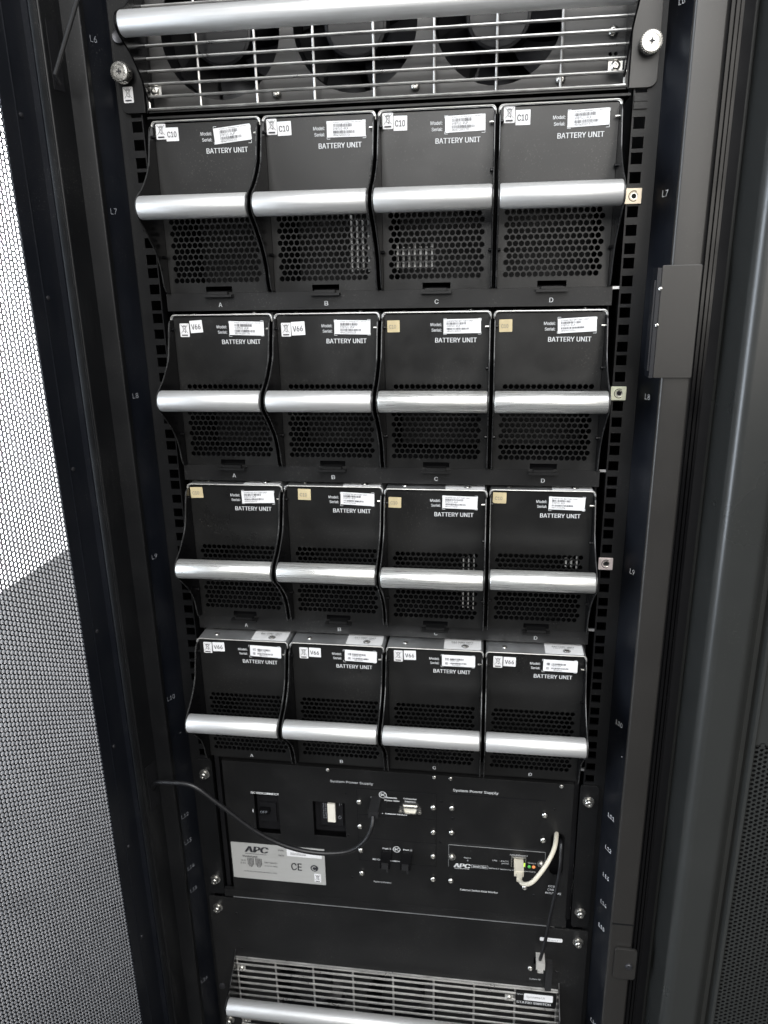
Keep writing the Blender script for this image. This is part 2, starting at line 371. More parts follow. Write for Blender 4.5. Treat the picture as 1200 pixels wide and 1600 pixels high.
# slots in the left post
prof('stay_slot', [(-.2754,-.0480),(-.2783,-.0605),(-.2789,-.0605),(-.2760,-.0480)], GAP, z0=.098, z1=.152)
prof('cable_slot', [(-.2745,-.0440),(-.2783,-.0605),(-.2789,-.0605),(-.2751,-.0440)], GAP, z0=-.665, z1=-.605)
# markings on the side walls
SIDE_R = Matrix(((.5,0,-.866,0),(-.866,0,-.5,0),(0,1,0,0),(0,0,0,1)))
SIDE_L = Matrix(((.5,0,.866,0),(.866,0,-.5,0),(0,1,0,0),(0,0,0,1)))
mk = [('L5',.3266),('L6',.1455),('L7',0),('L8',-.1778),('L9',-.3556),('L10',-.5334),('L11',-.6553),('L12',-.6998),('L13',-.7390),('L14',-.7785),('L15',-.8140),('L16',-.9658)]
ir = Ink(); il = Ink()
for s_, z in mk:
    wd = .0068 if len(s_) == 2 else .0102
    ir.text(s_, -wd/2, wd/2, z-.0027, z+.0027, bold=.0001)
    if s_ != 'L11': il.text(s_, -wd/2, wd/2, z-.0027, z+.0027)
ir.rect(.0075, .0095, -.5702, -.5692); il.rect(.006, .008, -.5852, -.5844)
o = ir.build('height_marking', WINK, rack, SIDE_R, off=(.2560-.00035, -.0220-.0002, RZ))
o = il.build('height_marking', GINK, rack, SIDE_L, off=(-.2560+.00035, -.0220-.0002, RZ))
# hole plug near the top right of the rail
hp = MB().box(.2275, .2375, -.0012, .0, .0720, .0812).box(.2268,.2382,-.0022,-.0012,.0712,.0762).box(.2268,.2382,-.0022,-.0012,.0772,.0822)
R_(hp, 'hole_plug', RACK, .0004)

# cage nuts (three on the right strip)
def cage_nut():
    t = thing('cage_nut', (0,0,0), 'x', 'cage nut', 'cage nuts clipped in the right hole strip')
    arc = [(.0044*math.cos(a), .0044*math.sin(a)) for a in [math.radians(60 + 240*i/10) for i in range(11)]]
    plate('spring_cage', [rect(-.0080, .0066, -.0066, .0066, .0006, 2), circ(.0, 0, .0033, 14)], .0012, NUT, t, off=(0,-.0032,0), bevel=.0002)
    MB().lathe((0,-.0030,0),(0,1,0),[(0,.0031),(.0006,.0031),(.0006,.0022),(.003,.0021),(.006,.0021)],16).build('nut', SCREW, t, smooth=True)
    MB().tube([(a-.0002, -.0033, b) for a, b in arc] , .00035, 6).build('cage_slit', GAP, t)
    MB().box(-.006,.006,-.0012,.004,-.0045,.0045).build('nut_body', GAP, t)
    return t
cn = cage_nut(); spots = [(0,'gold toned cage nut beside the highest row of battery units, at the L7 mark'),(-.1778,'pale greenish cage nut beside the second row of battery units, at the L8 mark'),(-.3556,'pinkish silver cage nut beside the third row of battery units, at the L9 mark')]
tags = []
for i, (z, lb) in enumerate(spots):
    c = cn if i == 0 else copy_tree(cn)
    c.location = (.2325, -.0002, z + .0003); c['label'] = lb; tags.append(c)
nm = [mat('greenish zinc plate', (0.68,0.70,0.55), 0.36, 0.6, noise=150, cvar=.1, rvar=.1), mat('pinkish zinc plate', (0.84,0.74,0.72), 0.36, 0.6, noise=150, cvar=.1, rvar=.1)]
for c, m_ in zip(tags[1:], nm):
    for ch in children(c):
        if ch.name.startswith('spring_cage'): ch.data = ch.data.copy(); ch.data.materials[0] = m_

# ------------------------------------------------------------------ battery frame (shelves and lips between the rows)
frame = thing('battery_shelving', (0, .1, -.6287), 'black steel shelf frame holding four rows of battery units, lips lettered A to D', 'shelf frame')
def F_(mb, name, m, bevel=0):
    o = mb.build(name, m, frame, bevel); o.location = (0, -.1, .6287); return o
UX = [-.1635, -.0545, .0545, .1635]
for r in range(3):
    zc = -4*U*r
    lip = F_(MB().box(-.2196, .2196, -.0022, .006, zc-.0946, zc-.0776).box(-.2196,.2196,.006,.40,zc-.0800,zc-.0780), 'shelf_lip', PANEL, .0007)
    for x, c in zip(UX, 'ABCD'):
        ink = Ink(); ink.text(c, x-.0018+.0002, x+.0018+.0002, zc-.0910, zc-.0868, bold=.00007)
        ink.build('row_letter', WINK, lip, off=(0,-.0026,0))
F_(MB().box(-.2196,.2196,.002,.40,-.5334-.0950,-.5334-.0780), 'shelf_lip', PANEL, .0007)
for x in (-.218, .218):
    F_(MB().box(x-.0010, x+.0010, .008, .40, -.6280, .0820), 'frame_side', GAP)
for x in (-.109, 0, .109):
    F_(MB().box(x-.0008, x+.0008, .02, .40, -.6280, .0820), 'divider', GAP)
F_(MB().box(-.2196,.2196,.398,.40,-.628,.082), 'frame_back', GAP)
F_(MB().box(-.2220,.2240,.001,.30,.0826,.0846), 'frame_top', PANEL, .0005)
for r in range(4):
    F_(MB().box(.2196,.2262,.0015,.0035,-4*U*r-.0800,-4*U*r-.0775), 'frame_tie', ZINC)

# ------------------------------------------------------------------ battery unit
HP = .00555; HR = .00553
def front_loops(notch=True):
    lp = [rect(-.0512, .0512, -.0775, .0772, .0008, 2)]
    for r in range(14):
        for c in range(16):
            x = -.0434 + c*HP + (.0028 if r % 2 else 0); z = -.0652 + r*HR
            lp.append(circ(x, z, .00256, 12, PI/12))
    if notch: lp.append(rect(-.0135, .0135, -.0768, -.0712))
    return lp
def make_unit():
    t = thing('battery_unit', (0,0,0), 'x', 'battery unit', 'battery units in the rack')
    fp = plate('front_panel', front_loops(), .0012, FACE, t, off=(0,0,0))
    # lettering
    ik = Ink().text('Model:', -.0056, .0050, .0657, .0687, bold=.00006).text('Serial:', -.0046, .0050, .0605, .0635, bold=.00006)
    ik.text('BATTERY UNIT', -.0010, .0394, .0500, .0545, bold=.00012)
    for (x, z, sx_, sz) in ((.0072,.0728,1,-1),(.0436,.0728,-1,-1),(.0072,.0578,1,1),(.0436,.0578,-1,1)):
        ik.line((x, z), (x+sx_*.0030, z), .0004).line((x, z), (x, z+sz*.0022), .0004)
    ik.build('lettering', WINK, fp, off=(0,-.0004,0))
    # casing, open to the front
    cs = MB(); cs.box(-.0508, .0508, .0016, .36, -.0765, .0768, skip=('front',)); cs.build('casing', GAP, t)
    MB().box(-.044, .044, .080, .30, -.070, .070).build('battery_pack', INNER, t, .003)
    # lid: galvanised sheet with folded lip
    xs = .0530; r_ = .0035
    pts = [(-xs, .0725)] + [(-xs + r_ - r_*math.cos(a), .0795 - r_ + r_*math.sin(a)) for a in [PI/2*i/5 for i in range(6)]]
    pts += [(-p[0], p[1]) for p in pts[::-1]]
    th = .0011
    inn = []
    for i, (x, z) in enumerate(pts):
        inn.append((x*(1 - th/abs(x)) , z if i in (0, len(pts)-1) else z - th))
    bm = MB(); B = bm.bm
    y0, y1 = -.0016, .34
    oF = [B.verts.new((x, y0, z)) for x, z in pts]; oB = [B.verts.new((x, y1, z)) for x, z in pts]
    iF = [B.verts.new((x, y0, z)) for x, z in inn]; iB = [B.verts.new((x, y1, z)) for x, z in inn]
    for i in range(len(pts)-1):
        B.faces.new((oF[i], oF[i+1], oB[i+1], oB[i])); B.faces.new((iF[i+1], iF[i], iB[i], iB[i+1])); B.faces.new((oF[i], iF[i], iF[i+1], oF[i+1]))
    lid = bm.build('lid', ZINC, t, smooth=True)
    # bright front edge of the lid
    MB().tube([(x, y0-.0004, z-.0003) for x, z in pts], .00062, 8).build('lid_edge', RIM, lid, smooth=True)
    TOP = Matrix(((1,0,0,0),(0,1,0,0),(0,0,1,0),(0,0,0,1)))
    plate('lid_sticker', [rect(.010, .0505, 0, .060, .001)], .0002, PAPER2, lid, TOP, off=(0,.0005,.0798))
    lk = Ink().text('BATTERY UNIT', .0180, .0420, .0135, .0165, bold=.0001).text('120 V 5 Ah VRLA', .0190, .0410, .0105, .0125)
    for i_ in range(4): lk.rect(.016, .044, .022+.004*i_, .0228+.004*i_)
    lk.disc(.0330, .0058, .0042)
    lk.build('lid_print', INKG, lid, TOP, off=(0,.0005,.0802))
    MB().lathe((.0330,.0063,.0804),(0,0,1),[(0,.0026),(.0006,.0024),(.0009,.0008),(.0004,0)],14).build('lid_screw', SCREW, lid, smooth=True)
    MB().lathe((-.0330,.0100,.0796),(0,0,1),[(0,.0030),(.0008,.0026),(.0013,.001),(.0006,0)],14).build('lid_screw', SCREW, lid, smooth=True)
    # side arms following the curve round the handle
    fr = [(.0010,.0748),(-.0070,.0738),(-.0105,.0700),(-.0130,.0620),(-.0165,.0500),(-.0205,.0380),(-.0290,.0270),(-.0400,.0170),(-.0500,.0105),(-.0560,.0055),(-.0580,-.0005),(-.0572,-.0065),(-.0525,-.0115),(-.0450,-.0175),(-.0350,-.0270),(-.0265,-.0360),(-.0190,-.0470),(-.0145,-.0580),(-.0125,-.0680),(-.0080,-.0760),(.0010,-.0772)]
    frs = [(v.x, v.y) for v in smooth_path([(a, b, 0) for a, b in fr], 3)]
    SM = Matrix(((0,0,1,0),(1,0,0,0),(0,1,0,0),(0,0,0,1)))         # u->y, v->z, w->x
    for sgn in (-1, 1):
        xo = .0530 if sgn > 0 else -.0514
        a_ = plate('side_arm', [frs], .0016, ARM, t, SM, off=(xo, 0, 0), bevel=.0003)
        MB().tube([(sgn*.0522, y-.0001, z) for y, z in frs[1:-1]], .00062, 6).build('arm_edge', EDGE, a_, smooth=True)
    # handle bar
    MB().lathe((-.0513,-.0500,-.0006),(1,0,0),[(0,0),(0,.0090),(.0003,.0098),(.0012,.0103),(.1014,.0103),(.1023,.0098),(.1026,.0090),(.1026,0)],40).build('handle_bar', ALU, t, smooth=True)
    # latch at the bottom
    MB().box(-.0148,.0148,-.0085,.0005,-.0812,-.0790).box(-.0100,.0100,-.0060,.0035,-.0788,-.0762).build('latch', PANEL, t, .0005)
    # pins on the arms
    MB().lathe((.0512,-.0050,.0652),(-1,0,0),[(0,.0011),(.0035,.0011),(.0038,.0007),(.0038,0)],10).build('rivet', SCREW, t, smooth=True)
    for x, z, dx in ((.0512,.0255,-1),(-.0512,.0652,1),(-.0512,-.0430,1),(.0512,-.0430,-1)):
        pn = MB().lathe((x,-.0055,z),(dx,0,0),[(0,.0017),(.0018,.0017),(.0024,.001),(.0024,0)],10)
        pn.build('pin', ARM, t, smooth=True)
    return t
def weee(parent, x0, z1, w=.0098, h=.0135, name='disposal_sticker', m=PAPER, y=-.0003):
    s = plate(name, [rect(0, w, -h, 0, .0008, 3)], .0003, m, parent, off=(0,0,0)); s.location = (x0, y, z1)
    ik = Ink().line((w*.12,-h*.08),(w*.88,-h*.72),.00025).line((w*.88,-h*.08),(w*.12,-h*.72),.00025)
    ik.poly([(w*.34,-h*.22),(w*.40,-h*.60),(w*.62,-h*.60),(w*.68,-h*.22)], .00028, True).line((w*.28,-h*.20),(w*.74,-h*.20),.0003)
    ik.disc(w*.60,-h*.64,.0005,8).line((w*.36,-h*.14),(w*.66,-h*.14),.00025).rect(w*.18,w*.82,-h*.90,-h*.82)
    ik.build('bin_symbol', INK, s, off=(0,-.0004,0)); return s
def code_sticker(parent, txt, x0, x1, z0, z1, m=PAPER, rot=0, y=-.0003):
    w_, h_ = x1-x0, z1-z0
    s = plate('code_sticker', [rect(0, w_, 0, h_, .0003, 1)], .0003, m, parent); s.location = (x0, y, z0); s.rotation_euler = (0, rot, 0)
    if txt == 'C10y': Ink().text('C10', w_*.16, w_*.70, h_*.32, h_*.62).build('code_text', INKG, s, off=(0,-.0004,0))
    else: Ink().text(txt, w_*.12, w_*.84, h_*.28, h_*.70, bold=.0001).build('code_text', INK, s, off=(0,-.0004,0))
    return s
def barcode_label(parent, x, z, w_, h_, rot, seed, sty):
    s = plate('barcode_label', [rect(-w_/2, w_/2, -h_/2, h_/2, .0008, 3)], .0003, PAPER, parent); s.location = (x, -.0005, z); s.rotation_euler = (0, rot, 0)
    ik = Ink(); a = -w_*.34
    if sty == 0:
        ik.text('Made in Philippines  RoHS', a, w_*.40, h_*.36, h_*.44)
        ik.barcode(a, w_*.16, h_*.12, h_*.32, seed); ik.text('SYBTU1-PLP', a, w_*.06, -h_*.06, h_*.08)
        ik.barcode(a, w_*.24, -h_*.28, -h_*.10, seed+50); ik.text('9D0%d300%d' % (400+seed*37 % 500, 1100+seed*53 % 800), a, w_*.10, -h_*.44, -h_*.31)
    elif sty == 1:
        ik.text('SYMMETRA BATTERY UNIT', -w_*.42, w_*.30, h_*.32, h_*.42)
        ik.barcode(-w_*.42, w_*.10, h_*.12, h_*.28, seed); ik.text('SYBTU1-PLP', -w_*.42, -w_*.06, -h_*.04, h_*.08)
        ik.barcode(-w_*.42, w_*.18, -h_*.24, -h_*.10, seed+9); ik.text('QD%d130%d' % (600+seed, 310+seed*7), -w_*.42, -w_*.04, -h_*.40, -h_*.29)
    else:
        ik.barcode(-w_*.40, -w_*.30, h_*.04, h_*.26, seed); ik.barcode(-w_*.26, w_*.16, h_*.08, h_*.24, seed+3); ik.text('SYBTU1-PLP', -w_*.26, w_*.02, -h_*.06, h_*.05)
        ik.barcode(-w_*.40, -w_*.32, -h_*.34, -h_*.12, seed+8); ik.barcode(-w_*.26, w_*.24, -h_*.28, -h_*.14, seed+5); ik.text('9D0635%d' % (310+seed*7), -w_*.2, w_*.06, -h_*.42, -h_*.32)
    ik.build('barcode_print', INK, s, off=(0,-.0004,0)); return s

proto = make_unit()
_tmp = plate('front_panel_closed', front_loops(False), .0012, FACE); CLOSED = _tmp.data; bpy.data.objects.remove(_tmp)
rowname = ['highest row', 'second row from the top', 'third row from the top', 'lowest row']
# per unit: stickers (kind, x0, z) and barcode label offsets
ST = {
 (0,0): ('w', -.0497,.0776, 'C10', -.0400,-.0276,.0622,.0740, 0.00, 0, -.085),
 (0,1): ('w', -.0500,.0772, 'C10', -.0396,-.0265,.0625,.0745, -.02, 0, 0.01),
 (0,2): ('w', -.0497,.0776, 'C10', -.0396,-.0271,.0624,.0747, 0.01, 0, -.02),
 (0,3): ('w', -.0490,.0780, 'C10', -.0385,-.0255,.0624,.0747, 0.00, 0, -.03),
 (1,0): ('w', -.0450,.0710, 'V66', -.0336,-.0205,.0612,.0735, -.06, 0, 0.03),
 (1,1): ('w', -.0472,.0705, 'V66', -.0366,-.0226,.0580,.0712, -.04, 0, 0.02),
 (1,2): ('n', 0,0, 'C10y', -.0484,-.0361,.0602,.0716, -.01, 1, -.01),
 (1,3): ('n', 0,0, 'C10y', -.0480,-.0355,.0595,.0713, -.02, 1, -.05),
 (2,0): ('n', 0,0, 'C10y', -.0505,-.0365,.0630,.0750, -.03, 1, -.03),
 (2,1): ('n', 0,0, 'C10y', -.0392,-.0253,.0635,.0757, 0.02, 1, 0.04),
 (2,2): ('n', 0,0, 'C10y', -.0495,-.0362,.0585,.0700, 0.02, 1, 0.02),
 (2,3): ('n', 0,0, 'C10y', -.0500,-.0362,.0645,.0762, 0.02, 1, 0.02),
 (3,0): ('w', -.0465,.0740, 'V66', -.0356,-.0216,.0630,.0742, -.02, 2, 0.03),
 (3,1): ('w', -.0430,.0730, 'V66', -.0322,-.0186,.0620,.0732, 0.02, 2, 0.03),
 (3,2): ('w', -.0449,.0750, 'V66', -.0338,-.0203,.0640,.0752, -.02, 2, 0.00),
 (3,3): ('w', -.0450,.0735, 'V66', -.0342,-.0210,.0622,.0732, 0.01, 2, 0.01),
}
DY = {0:[0,0,0,0], 1:[0,0,0,0], 2:[-.001,-.001,-.006,-.002], 3:[-.0175,-.0175,-.0175,-.0175]}
BARM = {(1,2):1,(1,3):1,(2,0):1,(2,1):1,(2,2):1,(2,3):1}
what = {0:'two white stickers reading C10', 1:'white stickers reading V66', 2:'a small yellowed sticker', 3:'a V66 sticker and its steel lid showing'}
pos = ['first unit from the left (A)', 'second unit from the left (B)', 'third unit from the left (C)', 'fourth unit, rightmost (D)']
for r in range(4):
    for c in range(4):
        o = proto if (r == 0 and c == 0) else copy_tree(proto)
        o.location = (UX[c], -.0022 + DY[r][c], -4*U*r)
for o in [o for o in bpy.data.objects if o.name.startswith('battery_unit')]:
    c = min(range(4), key=lambda i: abs(UX[i]-o.location.x)); r = round(-o.location.z/(4*U))
    d = ST[(r, c)]
    stk = {'C10':'a white disposal symbol sticker and a white C10 sticker','V66':'a white disposal symbol sticker and a white V66 sticker','C10y':'a yellowed C10 sticker'}[d[3]]
    o['label'] = '%s battery unit of the %s, with %s sticker' % (['leftmost','second from left','third from left','rightmost'][c], rowname[r].replace(' from the top',''), {'C10':'white C10','V66':'white V66','C10y':'yellowed C10'}[d[3]])
    ch = {k.name.split('.')[0]: k for k in children(o)}
    fp = ch['front_panel']
    if d[0] == 'w': weee(fp, d[1], d[2])
    code_sticker(fp, d[3], d[4], d[5], d[6], d[7], YELLOW if d[3] == 'C10y' else PAPER, d[8])
    barcode_label(fp, .0256 + (0.001 if r == 3 else 0) + random.uniform(-.0004,.0004), (.0660 if r == 0 else .0655) , .0362, .0136, d[10], r*4+c+1, d[9])
    if (r, c) in BARM:
        hb = ch['handle_bar']; hb.data = hb.data.copy(); hb.data.materials[0] = ALUB
        hb.rotation_euler = (0.0, 0, 0)
    if r == 3:
        bpy.data.objects.remove(ch['latch']); fp.data = CLOSED
        Ink().text('ABCD'[c], -.0018, .0018, -.0758, -.0718, bold=.00007).build('position_letter', WINK, fp, off=(0,-.0004,0))
    # pale plastic strips, spaced to put bright reflections into some grille holes
    def strips(x0, n, z0, z1, w=.0020):
        m_ = MB()
        for k in range(n):
            dz = .004*abs(math.sin(k*2.1+r)); m_.box(x0+k*HP, x0+k*HP+w, .006, .009, z0+dz*.5, z1-dz)
        m_.build('inner_terminal', INNERW, o, .0006)
    if (r, c) == (0, 2): strips(-.0390, 7, -.0590, -.0345)
    if (r, c) == (0, 1): strips(.0255, 4, -.0600, -.0080, .0016)
    if (r, c) == (2, 3): strips(.0275, 3, -.0080, .0065, .0018); 
    if (r, c) == (2, 2): strips(.0290, 3, -.0580, .0065, .0014)

# ------------------------------------------------------------------ fan unit (top)
fan = thing('fan_unit', (0, 0, .084), 'wide fan unit with steel wire grille and long aluminium bar above the battery units', 'fan unit')
def G_(mb, name, m, parent, base, bevel=0, **k):
    o = mb.build(name, m, parent, bevel, **k)
    return o
def place(o, z): o.location = (0, 0, -z); return o
FZ = .084
def fan_module(root, z0, flip, xs, sgnz):
    pass
fx = [-.1490, -.0215, .1080]; fzc = .1558
loops = [rect(-.2190, .2190, .0885, .235)]
for x in fx: loops.append(circ(x, fzc, .0574, 48))
for dx, dz in ((0,0),(.0045,0),(.009,0),(.0022,.0040),(.0067,.0040)): loops.append(circ(.2040+dx, .1145+dz, .0016, 10))
bp = plate('fan_plate', loops, .0015, FANP, fan, off=(0,.014,-FZ))
def blade_fan(x, zc, y, r, parent, phase, base):
    f = bpy.data.objects.new('fan', None)
    bm = MB()
    # impeller: hub cup and seven swept blades
    bm.lathe((x, y+.006, zc), (0,-1,0), [(-.022,.0293),(0.0,.0293),(.0014,.0285),(.0020,.0262),(.0014,.0255),(.0016,0)], 40)
    hub = bm.build('fan_hub', FANM, parent, smooth=True); place(hub, base)
    bl = MB(); B = bl.bm
    for k in range(7):
        a0 = 2*PI*k/7 + phase; rows = []
        for i in range(7):
            rr = .0290 + (r-.0020-.0290)*i/6; row = []
            for j in range(7):
                u = j/6; a = a0 + (u-.5)*(.60 + .02*i) + .16*(i/6)**1.4
                row.append(B.verts.new((x + rr*math.cos(a), y + .012 + .020*u + .002*math.sin(u*PI), zc + rr*math.sin(a))))
            rows.append(row)
        for i in range(6):
            for j in range(6): B.faces.new((rows[i][j], rows[i+1][j], rows[i+1][j+1], rows[i][j+1]))
    o = bl.build('fan_blades', FANM, hub, smooth=True)
    sh = MB().lathe((x, y+.0016, zc), (0,1,0), [(0,r+.0004),(.004,r+.0002),(.030,r-.001)], 48).build('fan_shroud', FANM, hub, smooth=True)
    gr = MB()
    for k in range(4):
        a = PI/4 + PI/2*k + .3
        gr.box(-.002,.002,y+.028,y+.031,-.001,.001)
    bpy.data.objects.remove(f)
    for k in range(3):
        a = phase + 2*PI*k/3
        d = Vector((math.cos(a), 0, math.sin(a)))
        gr.tube([Vector((x,y+.030,zc)) + d*.02, Vector((x,y+.030,zc)) + d*r], .003, 6)
    gr.build('fan_struts', FANM, hub)
for x, ph in zip(fx, (.35, .75, .1)): blade_fan(x, fzc, .014, .0574, fan, ph, FZ)
place(MB().box(-.2190,.2190,.075,.078,.086,.235).build('fan_housing', GAP, fan), FZ)
# tray below the grille
place(MB().box(-.2215,.2215,.0000,.0600,.0850,.0876).box(-.2215,.2215,.0000,.0012,.0850,.0893).build('tray', PANEL, fan, .0005), FZ)
for sgn in (-1, 1):
    place(MB().box(min(sgn*.2190,sgn*.2206),max(sgn*.2190,sgn*.2206),.0,.07,.0876,.235).build('tray_side', PANEL, fan), FZ)
def grille(parent, vx, hz, ztop, zbot, base, y=-.0012, r=.00135, frame_top=False):
    g = MB()
    for x in vx: g.tube([(x, y+.0016, zbot), (x, y+.0016, ztop)], r, 8)
    o = g
    for z in hz: g.tube([(vx[0]-.0010, y, z), (vx[-1]+.0010, y, z)], r*1.05 , 8)
    if frame_top:
        g.tube([(vx[0]-.0010, y+.0012, frame_top), (vx[-1]+.0010, y+.0012, frame_top)], r*1.3, 8)
    return place(g.build('wire_grille', WIRE, parent, smooth=True), base)
grille(fan, [-.2180,-.1672,-.1123,-.0577,-.0026,.0520,.1071,.1630,.2176], [.0903+.01055*i for i in range(13)], .2180, .0903, FZ)
# ears
def ear(parent, sgn, z0, z1, base, m=RACK, x0=.2212, x1=.2445, y=-.0042, rr=.007, name='ear'):
    a, b = sgn*x0, sgn*x1
    pts = [(a, z1), (a, z0)] + [(b - sgn*rr + sgn*rr*math.sin(t), z0 + rr - rr*math.cos(t)) for t in [PI/2*i/5 for i in range(6)]] + [(b, z1)]
    return plate(name, [pts], .003, m, parent, off=(0, y, -base), bevel=.0003)
for sgn in (-1, 1): ear(fan, sgn, .0872, .235, FZ, POST if sgn > 0 else RACK)  # right ear gets the lit copy of the coat, left the plain one
def thumb(x, y, z, parent, base):
    m = MB().lathe((x, y, z), (0,-1,0), [(0,.0055),(.003,.0055),(.0035,.0078),(.0045,.0086),(.0130,.0086),(.0140,.0080),(.0142,.0060),(.0136,.0056),(.0136,.0014),(.0120,.0008),(.0120,0)], 40)
    for k in range(30):
        a = 2*PI*k/30; cx, cz = x + .0086*math.cos(a), z + .0086*math.sin(a)
        m.tube([(cx, y-.005, cz), (cx, y-.0125, cz)], .0004, 5)
    m.tube([(x-.0026,y-.0139,z),(x+.0026,y-.0139,z)], .00035, 5).tube([(x,y-.0139,z-.0026),(x,y-.0139,z+.0026)], .00035, 5)
    th_ = place(m.build('thumbscrew', SCREW, parent, smooth=True), base)
    Ink().line((x-.0024,z),(x+.0024,z),.0010).line((x,z-.0024),(x,z+.0024),.0010).build('cross_recess', INK, th_, off=(0,y-.0145,0))
thumb(.2352, -.0045, .1190, fan, FZ); thumb(-.2365, -.0045, .1195, fan, FZ)
place(MB().lathe((-.2385,-.0045,.1510),(0,-1,0),[(0,.0068),(.002,.0066),(.0032,.0058),(.0028,.0050),(.0028,0)],24).build('dark_screw', DARKSCREW, fan, smooth=True), FZ)
s_ = weee(fan, -.2411, .1098-FZ, .0098, .0136, y=-.0046)
# handle bar and its curved arms
def long_bar(parent, xc, y, z, half, r, base, armz):
    b = MB().lathe((xc-half, y, z), (1,0,0), [(0,0),(0,r-.0014),(.0004,r-.0005),(.0014,r),(2*half-.0014,r),(2*half-.0004,r-.0005),(2*half,r-.0014),(2*half,0)], 48)
    place(b.build('handle_bar', ALU, parent, smooth=True), base)
    SM = Matrix(((0,0,1,0),(1,0,0,0),(0,1,0,0),(0,0,0,1)))
    pr = [(.002, z-armz),(-.006,z-armz+.004),(-.018,z-armz*.62),(-.034,z-armz*.36),(-.046,z-.013),(-.056,z-.007),(-.059,z),(-.056,z+.007),(-.046,z+.013),(-.034,z+armz*.36),(-.018,z+armz*.62),(-.006,z+armz-.004),(.002,z+armz)]
    pr = [(v.x, v.y) for v in smooth_path([(a, b_, 0) for a, b_ in pr], 3)]
    for x in (xc-half-.0018, xc+half+.0018+.0016-.0016):
        plate('side_arm', [pr], .0016, ARM, parent, SM, off=(x+.0008, 0, -base), bevel=.0003)
long_bar(fan, .0002, -.0500, .1476, .2150, .0102, FZ, .052)
# screws and washers on the fan plate
for x, z in ((-.0970,.1010),(.0335,.1010),(.1640,.1003),(.2072,.1356)):
    place(MB().screw(x, .0123, z, .0042, .0026).build('plate_screw', SCREW, fan, smooth=True), FZ)
for x in (-.2112, .2092):
    wsh = place(MB().box(x-.0060,x+.0060,.0004,.0014,.1005,.1115).build('square_washer', RIM, fan, .0006), FZ)
    MB().screw(x, .0004, .1060, .0042, .0026).build('washer_screw', SCREW, wsh, smooth=True)
# fan unit casing behind ears (front corner details)
place(MB().box(-.2190,.2190,.0,.0600,.2300,.2325).build('tray_top', PANEL, fan), FZ)

# ------------------------------------------------------------------ system power supply panel
SZ = -.8385
ps = thing('power_supply_panel', (0, 0, SZ), 'black power supply panel with sockets, breaker and grey data plate below the battery units', 'control panel')
Y0 = -.0042
def S_(mb, name, m, bevel=0, parent=None, **k):
    o = mb.build(name, m, parent or ps, bevel, **k)
    if parent is None: o.location = (0, 0, -SZ)
    return o
face_loops = [rect(-.2085, .2152, -.8375, -.6292, .0006, 2), rect(-.1710,-.1400,-.7330,-.6745), rect(-.0965,-.0560,-.7300,-.6790), rect(.1925,.2085,-.7600,-.6985,.0070,5)]
fc = plate('panel_face', face_loops, .0015, PANEL, ps, off=(0, Y0, -SZ), bevel=.0002)
S_(MB().box(-.2085,.2150,Y0+.0015,.05,-.6310,-.6294), 'panel_top', PANEL)
S_(MB().box(-.2225,.2225,.0200,.0215,-.838,-.630), 'chassis_back', GAP)
for sgn in (-1, 1):
    pts = rect(min(sgn*.2226,sgn*.2440), max(sgn*.2226,sgn*.2440), -.8372, -.6300, .004, 4)
    plate('ear', [pts], .003, RACK, ps, off=(0, Y0+.0012, -SZ), bevel=.0003)
    S_(MB().box(min(sgn*.2170,sgn*.2226),max(sgn*.2170,sgn*.2226),.0080,.0100,-.8372,-.6300), 'ear_return', GAP)
    for z in (-.6509, -.8128):
        S_(MB().lathe((sgn*.2325, Y0+.0010, z), (0,-1,0), [(0,.0064),(.0012,.0066),(.0018,.0050),(.0018,.0044),(.0062,.0042),(.0070,.0034),(.0068,.0014),(.0056,0)], 24), 'mounting_screw', SCREW, smooth=True)
# bottom ledge, sloping outward
S_(MB().box(-.2215,.2165,-.0052,-.0002,-.8376,-.8262), 'lower_ledge', PANEL, .0012)
S_(MB().box(-.2100,.1950,-.0058,-.0052,-.8378,-.8371), 'ledge_highlight', ZINC)  # thin bright strip standing in for the highlight along the ledge
# text on the face
ik = Ink()
ik.text('System Power Supply', -.0725, -.0201, -.6490, -.6448).text('System Power Supply', .0758, .1290, -.6496, -.6452, bold=.0001)
ik.text('DC DISCONNECT', -.1737, -.1384, -.6732, -.6702, bold=.00035)
ik.rect(-.1736,-.1724,-.7010,-.6962)
ik.text('Display', -.0235, -.0122, -.6672, -.6645)
ik.text('Remote', -.0045, .0085, -.6654, -.6630, bold=.0002).text('Power View', -.0065, .0115, -.6694, -.6670, bold=.0002)
ik.text('Computer', .0165, .0325, -.6654, -.6630, bold=.0002).text('Interface', .0180, .0310, -.6690, -.6668, bold=.0002)
ik.text('Computer Interface', -.0060, .0205, -.6890, -.6866, bold=.0002).rect(-.0100,-.0088,-.6885,-.6870)
ik.text('Port 1', -.0100, .0000, -.7408, -.7384, bold=.0002).text('Port 2', .0155, .0262, -.7404, -.7380, bold=.0002)
ik.text('XR Communication', -.0235, .0105, -.7588, -.7564, bold=.0002)
ik.text('Battery Monitor', -.0225, .0000, -.7938, -.7908)
ik.text('External Switch Gear Monitor', .0860, .1325, -.7938, -.7910, bold=.0001)
ik.text('CCB', .1925, .2000, -.7770, -.7740).text('CABLE', .1915, .2040, -.7820, -.7790).text('ROUTING', .1895, .2080, -.7872, -.7842)
ik.text('10/100Base-T', .1450, .1665, -.7346, -.7324).text('LNK - RX/TX', .1245, .1440, -.7452, -.7430).text('10/100', .1355, .1440, -.7484, -.7464).text('Status', .1665, .1765, -.7442, -.7424)
